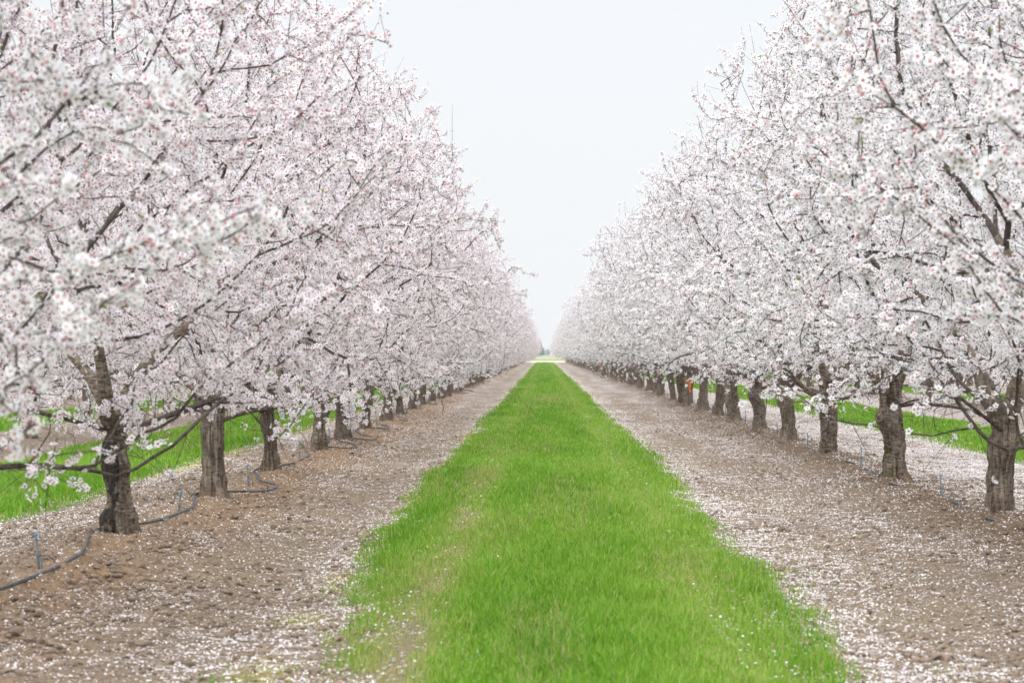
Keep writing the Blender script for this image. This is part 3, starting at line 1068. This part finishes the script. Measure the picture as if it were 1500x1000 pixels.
def litter():
    r = np.random.default_rng(303)
    x, y = scatter_xy(r, 30000, 9, 50, -4.6, 5.6, 2.0)
    keep = r.random(len(x)) < np.where(strip_mask(x, y) > 0.5, 0.25, 0.8)
    x, y = x[keep], y[keep]; n = len(x)
    g = strip_mask(x, y)
    nrm = np.stack([r.normal(0, 0.25, n), r.normal(0, 0.25, n), np.ones(n)], -1)
    T, B, Nn = frames(nrm, r)
    s = (0.006 + 0.035 * r.random(n) ** 4)[:, None]; w = r.uniform(0.0015, 0.0045, n)[:, None]
    c = np.stack([x, y, height(x, y) + 0.006 + 0.05 * g * r.random(n)], -1)
    bend = r.normal(0, 0.25, n)[:, None] * s
    V = np.stack([c - T * s, c - T * s * 0.1 - B * w + B * bend, c + T * s, c + T * s * 0.1 + B * w + B * bend], 1).reshape(-1, 3)
    me = make_mesh("leaf_litter", V, [np.array([[0, 1, 2, 3]]) + (np.arange(n) * 4)[:, None]], [M_LITTER], tone=r.random(n))
    tag(link(bpy.data.objects.new("leaf_litter", me)), "scattered straw and twig litter on the orchard floor", "litter", kind="stuff")


fallen_petals()
soil_clods()
litter()


# ------------------------------------------------------------------ irrigation
def spline(pts, per=8):
    P = np.array(pts, dtype=np.float64)
    P = np.vstack([2 * P[0] - P[1], P, 2 * P[-1] - P[-2]])
    out = []
    for i in range(1, len(P) - 2):
        for t in np.arange(per) / per:
            a, b, c, d = P[i - 1], P[i], P[i + 1], P[i + 2]
            out.append(0.5 * ((2 * b) + (c - a) * t + (2 * a - 5 * b + 4 * c - d) * t * t + (3 * b - a - 3 * c + d) * t ** 3))
    out.append(P[-2])
    return np.array(out)


def gz(x, y):
    return float(height(np.array([x]), np.array([y]))[0])


def hose(xr, ylist, y_from, y_to, loops, sink, label, seed):
    r = random.Random(seed)
    ctrl = [(xr + 0.02, y_from)]
    for i in range(len(ylist) - 1):
        y0, y1 = ylist[i], ylist[i + 1]
        if y1 < y_from + 1 or y0 > y_to:
            continue
        if y0 > y_from:
            ctrl.append((xr - 0.17, y0 + 0.05))
        if loops and y0 > 21 and r.random() < 0.75:
            b = r.uniform(0.28, 0.5)
            ctrl += [(xr + 0.10, y0 + 0.45), (xr + b, y0 + 1.15), (xr + b * 0.95, y0 + 2.1), (xr + 0.08, y0 + 2.9), (xr - 0.06, y0 + 3.9)]
        else:
            ctrl += [(xr + r.uniform(-0.05, 0.08), max(y0, y_from) + 1.3), (xr + r.uniform(-0.05, 0.06), y1 - 1.9)]
    P = spline(ctrl, 10)
    zz = height(P[:, 0], P[:, 1], False) + (0.040 if loops else 0.016)
    zz = zz + 0.02 * (vnoise(P[:, 1] * 0.9, P[:, 1] * 0, seed=seed) - sink)
    V, Q, T = tube_arrays(np.column_stack([P, zz]), np.full(len(P), 0.0115), 8, True)
    me = make_mesh("irrigation_hose", V, [Q, T], [M_HOSE], smooth=True)
    tag(link(bpy.data.objects.new("irrigation_hose", me)), label, "hose")


def lathe(profile, k=10):
    pts = np.array([(0, 0, z) for _, z in profile]); rad = np.array([p[0] for p in profile])
    n = len(pts)
    a = np.arange(k) * 2 * np.pi / k
    V = np.stack([np.stack([rad[i] * np.cos(a), rad[i] * np.sin(a), np.full(k, pts[i][2])], -1) for i in range(n)]).reshape(-1, 3)
    i = np.arange(n - 1)[:, None] * k; j = np.arange(k)[None]; j2 = (j + 1) % k
    Q = np.stack([i + j, i + j2, i + k + j2, i + k + j], -1).reshape(-1, 4)
    return V, Q


def sprinkler_meshes():
    sv, sq = lathe([(0.0, -0.08), (0.004, -0.06), (0.008, 0.0), (0.0085, 0.10), (0.011, 0.11), (0.011, 0.125), (0.007, 0.13), (0.0065, 0.20), (0.0, 0.201)])
    v2, q2 = lathe([(0.0, -0.06), (0.0045, 0.0), (0.0045, 0.12), (0.0, 0.121)], 6)
    v2 = v2 + np.array([0.019, 0.004, 0])
    st = make_mesh("stake", np.vstack([sv, v2]), [np.vstack([sq, q2 + len(sv)])], [M_STAKE], smooth=True)
    hv, hq = lathe([(0.0, 0.198), (0.009, 0.199), (0.008, 0.212), (0.005, 0.219), (0.010, 0.227), (0.010, 0.236), (0.0, 0.247)])
    hd = make_mesh("sprinkler_head", hv, [hq], [M_BLUE], smooth=True)
    P = spline([(0.01, 0, 0.105), (0.07, 0.05, 0.09), (0.10, 0.09, 0.02), (0.05, 0.06, -0.005)], 8)
    tv, tq, tt = tube_arrays(P, np.full(len(P), 0.0028), 6, True)
    tb = make_mesh("feed_tube", tv, [tq, tt], [M_HOSE], smooth=True)
    return st, hd, tb


SPR = sprinkler_meshes()
for side, xr, ylist, off in (("left", ROW_X[3], LEFT_Y, 0.0), ("right", ROW_X[4], RIGHT_Y, 0.03)):
    n = 0
    for i in range(1, 15):
        y = (ylist[i] + ylist[i + 1]) / 2
        x = xr + off + random.uniform(-0.05, 0.05)
        root = link(bpy.data.objects.new("sprinkler_stake", None))
        root.location = (x, y, gz(x, y)); root.empty_display_size = 0.1
        root.rotation_euler = (random.uniform(-0.12, 0.12), random.uniform(-0.14, 0.14), random.uniform(0, 6.28))
        s = 1.0 if i > 1 else 1.08
        root.scale = (s, s, s)
        tag(root, f"grey irrigation stake with blue sprinkler tip, {ORD[n]} from the near end, {side} row", "sprinkler",
            f"sprinkler stakes along the {side} main row")
        for nm, me in zip(("stake", "sprinkler_head", "feed_tube"), SPR):
            link(bpy.data.objects.new(nm, me), root)
        n += 1
hose(ROW_X[3], LEFT_Y, 10.5, 120, True, 0.8, "black polythene irrigation hose looping along the foot of the left main row", 5)
hose(ROW_X[4], RIGHT_Y, 12.0, 120, False, 1.0, "dark half-buried irrigation hose along the foot of the right main row", 6)

# a thin bare stick standing in the left aisle
P = spline([(-1.72, 59.5, -0.05), (-1.70, 59.5, 0.12), (-1.735, 59.52, 0.25), (-1.71, 59.5, 0.36)], 5)
V, Q, T = tube_arrays(P, np.linspace(0.014, 0.008, len(P)), 6, True)
me = make_mesh("marker_stick", V, [Q, T], [M_TWIG], smooth=True)
stick = link(bpy.data.objects.new("marker_stick", me))
stick.location = (-0.78, 0, 0.02)
tag(stick, "thin dark stick standing alone in the left soil aisle", "stick")


# marks that belong to one trunk only: paint, moss, a dark weeping scar
def trunk_patch(root, name, mat, pick, label):
    tm = [c for c in root.children if c.name.startswith("trunk")][0].data
    bv = np.empty(len(tm.vertices) * 3, np.float32); tm.vertices.foreach_get("co", bv); bv = bv.reshape(-1, 3).astype(np.float64)
    nv = np.empty(len(bv) * 3, np.float32); tm.vertices.foreach_get("normal", nv); nv = nv.reshape(-1, 3)
    fv = np.array([list(p.vertices) for p in tm.polygons if len(p.vertices) == 4])
    inv = Matrix.Rotation(-root.rotation_euler.z, 3, 'Z')
    toc = np.array(inv @ Vector((-root.location.x, -root.location.y, 0)).normalized())
    sidev = np.array([-toc[1], toc[0], 0])            # points to the right as the camera sees the trunk
    u = bv @ sidev; f = bv @ toc
    nz = vnoise(bv[:, 0] * 18, bv[:, 1] * 18, bv[:, 2] * 9, 3)
    sel = pick(u, f, bv[:, 2], nz)
    fs = fv[sel[fv].all(1)]
    ids = np.unique(fs)
    remap = np.full(len(bv), -1); remap[ids] = np.arange(len(ids))
    me = make_mesh(name, bv[ids] + nv[ids] * 0.004, [remap[fs]], [mat], smooth=True)
    o = link(bpy.data.objects.new(name, me), root)
    o["label"] = label


trunk_patch(trees[("right", 8)], "paint_mark", M_ORANGE,
            lambda u, f, z, nz: (f > 0) & (z > 0.36) & (z < 0.72) & ((np.abs(np.abs(u) - 0.08) < 0.035) | (z > 0.62)) & (nz > 0.40), "orange spray paint on the trunk")
trunk_patch(trees[("right", 27)], "paint_mark", M_ORANGE,
            lambda u, f, z, nz: (f > 0) & (z > 0.45) & (z < 0.66) & (np.abs(u) < 0.06), "orange spray paint on the trunk")
trunk_patch(trees[("right", 1)], "moss", M_MOSS,
            lambda u, f, z, nz: (z < 0.42) & (u < 0.03 - 0.25 * z) & (nz > 0.42 + 0.9 * z), "green moss at the foot of the trunk")
trunk_patch(trees[("left", 0)], "bark_scar", M_SCAR,
            lambda u, f, z, nz: (z > 0.05) & (z < 0.80) & (u < 0.01 - 0.04 * np.sin(z * 9)) & (nz > 0.30), "blackened weeping bark")


# ------------------------------------------------------------------ the land beyond the orchard
def far_trees():
    r = np.random.default_rng(401)
    V, F, o = [], [], 0
    n = 420
    xs = r.uniform(-900, 900, n); ys = r.uniform(1650, 1900, n)
    hs = r.uniform(4.5, 7.5, n)
    cs = []; ts = []; szs = []
    for i in range(n):
        m = 130
        d = r.normal(size=(m, 3)); d /= np.linalg.norm(d, axis=1, keepdims=True)
        rad = r.random(m) ** 0.4
        c = np.array([xs[i], ys[i], hs[i] * 0.52]) + d * rad[:, None] * np.array([hs[i] * 0.55, hs[i] * 0.55, hs[i] * 0.5])
        cs.append(c); ts.append(r.random(m)); szs.append(np.full(m, hs[i] * 0.09))
    c = np.vstack(cs); s = np.concatenate(szs)[:, None]; tone = np.concatenate(ts)
    T, B, Nn = frames(r.normal(size=c.shape), r)
    Vv = np.stack([c - T * s, c - B * s, c + T * s, c + B * s], 1).reshape(-1, 3)
    me = make_mesh("treeline", Vv, [np.array([[0, 1, 2, 3]]) + (np.arange(len(c)) * 4)[:, None]], [M_FAR], tone=tone)
    tag(link(bpy.data.objects.new("treeline", me)), "hazy blue-grey wood along the far horizon", "treeline", kind="stuff")


def far_conifer():
    r = np.random.default_rng(402)
    root = link(bpy.data.objects.new("conifer_tree", None)); root.location = (-2.5, 1500, 0)
    tag(root, "dark conical tree far off at the end of the grass aisle", "tree")
    V, Q, T = tube_arrays([(0, 0, -0.3), (0, 0, 3), (0.05, 0, 9)], [0.35, 0.28, 0.05], 8, True)
    link(bpy.data.objects.new("trunk", make_mesh("conifer_trunk", V, [Q, T], [M_TWIG], smooth=True)), root)
    m = 1500
    z = r.random(m) ** 1.3 * 9 + 0.8
    rad = (1 - (z - 0.8) / 9.2) * 3.2 * r.uniform(0.3, 1, m) ** 0.5
    a = r.uniform(0, 6.28, m)
    c = np.stack([rad * np.cos(a), rad * np.sin(a), z], -1)
    s = r.uniform(0.25, 0.5, m)[:, None]
    Tt, B, Nn = frames(r.normal(size=c.shape), r)
    Vv = np.stack([c - Tt * s, c - B * s, c + Tt * s, c + B * s], 1).reshape(-1, 3)
    me = make_mesh("crown", Vv, [np.array([[0, 1, 2, 3]]) + (np.arange(m) * 4)[:, None]], [M_FAR], tone=r.random(m))
    link(bpy.data.objects.new("crown", me), root)


far_trees()
far_conifer()


# ------------------------------------------------------------------ thin haze that whitens the far end of the rows
def haze():
    me = bpy.data.meshes.new("haze")
    x0, x1, y0, y1, z0, z1 = -1600, 1600, -90, 2700, -1.5, 12
    bm = bmesh.new()
    bmesh.ops.create_cube(bm, size=1.0)
    for v in bm.verts:
        v.co = (x0 if v.co.x < 0 else x1, y0 if v.co.y < 0 else y1, z0 if v.co.z < 0 else z1)
    bm.to_mesh(me); bm.free()
    t = NT("haze_air")
    pv = t.n("ShaderNodeVolumePrincipled")
    pv.inputs["Color"].default_value = (0.95, 0.97, 1.0, 1)
    pv.inputs["Density"].default_value = 0.00025
    pv.inputs["Anisotropy"].default_value = 0.2
    t.l(pv.outputs[0], t.out.inputs["Volume"])
    me.materials.append(t.m)
    tag(link(bpy.data.objects.new("haze", me)), "pale haze in the air over the orchard", "haze", kind="stuff")


haze()
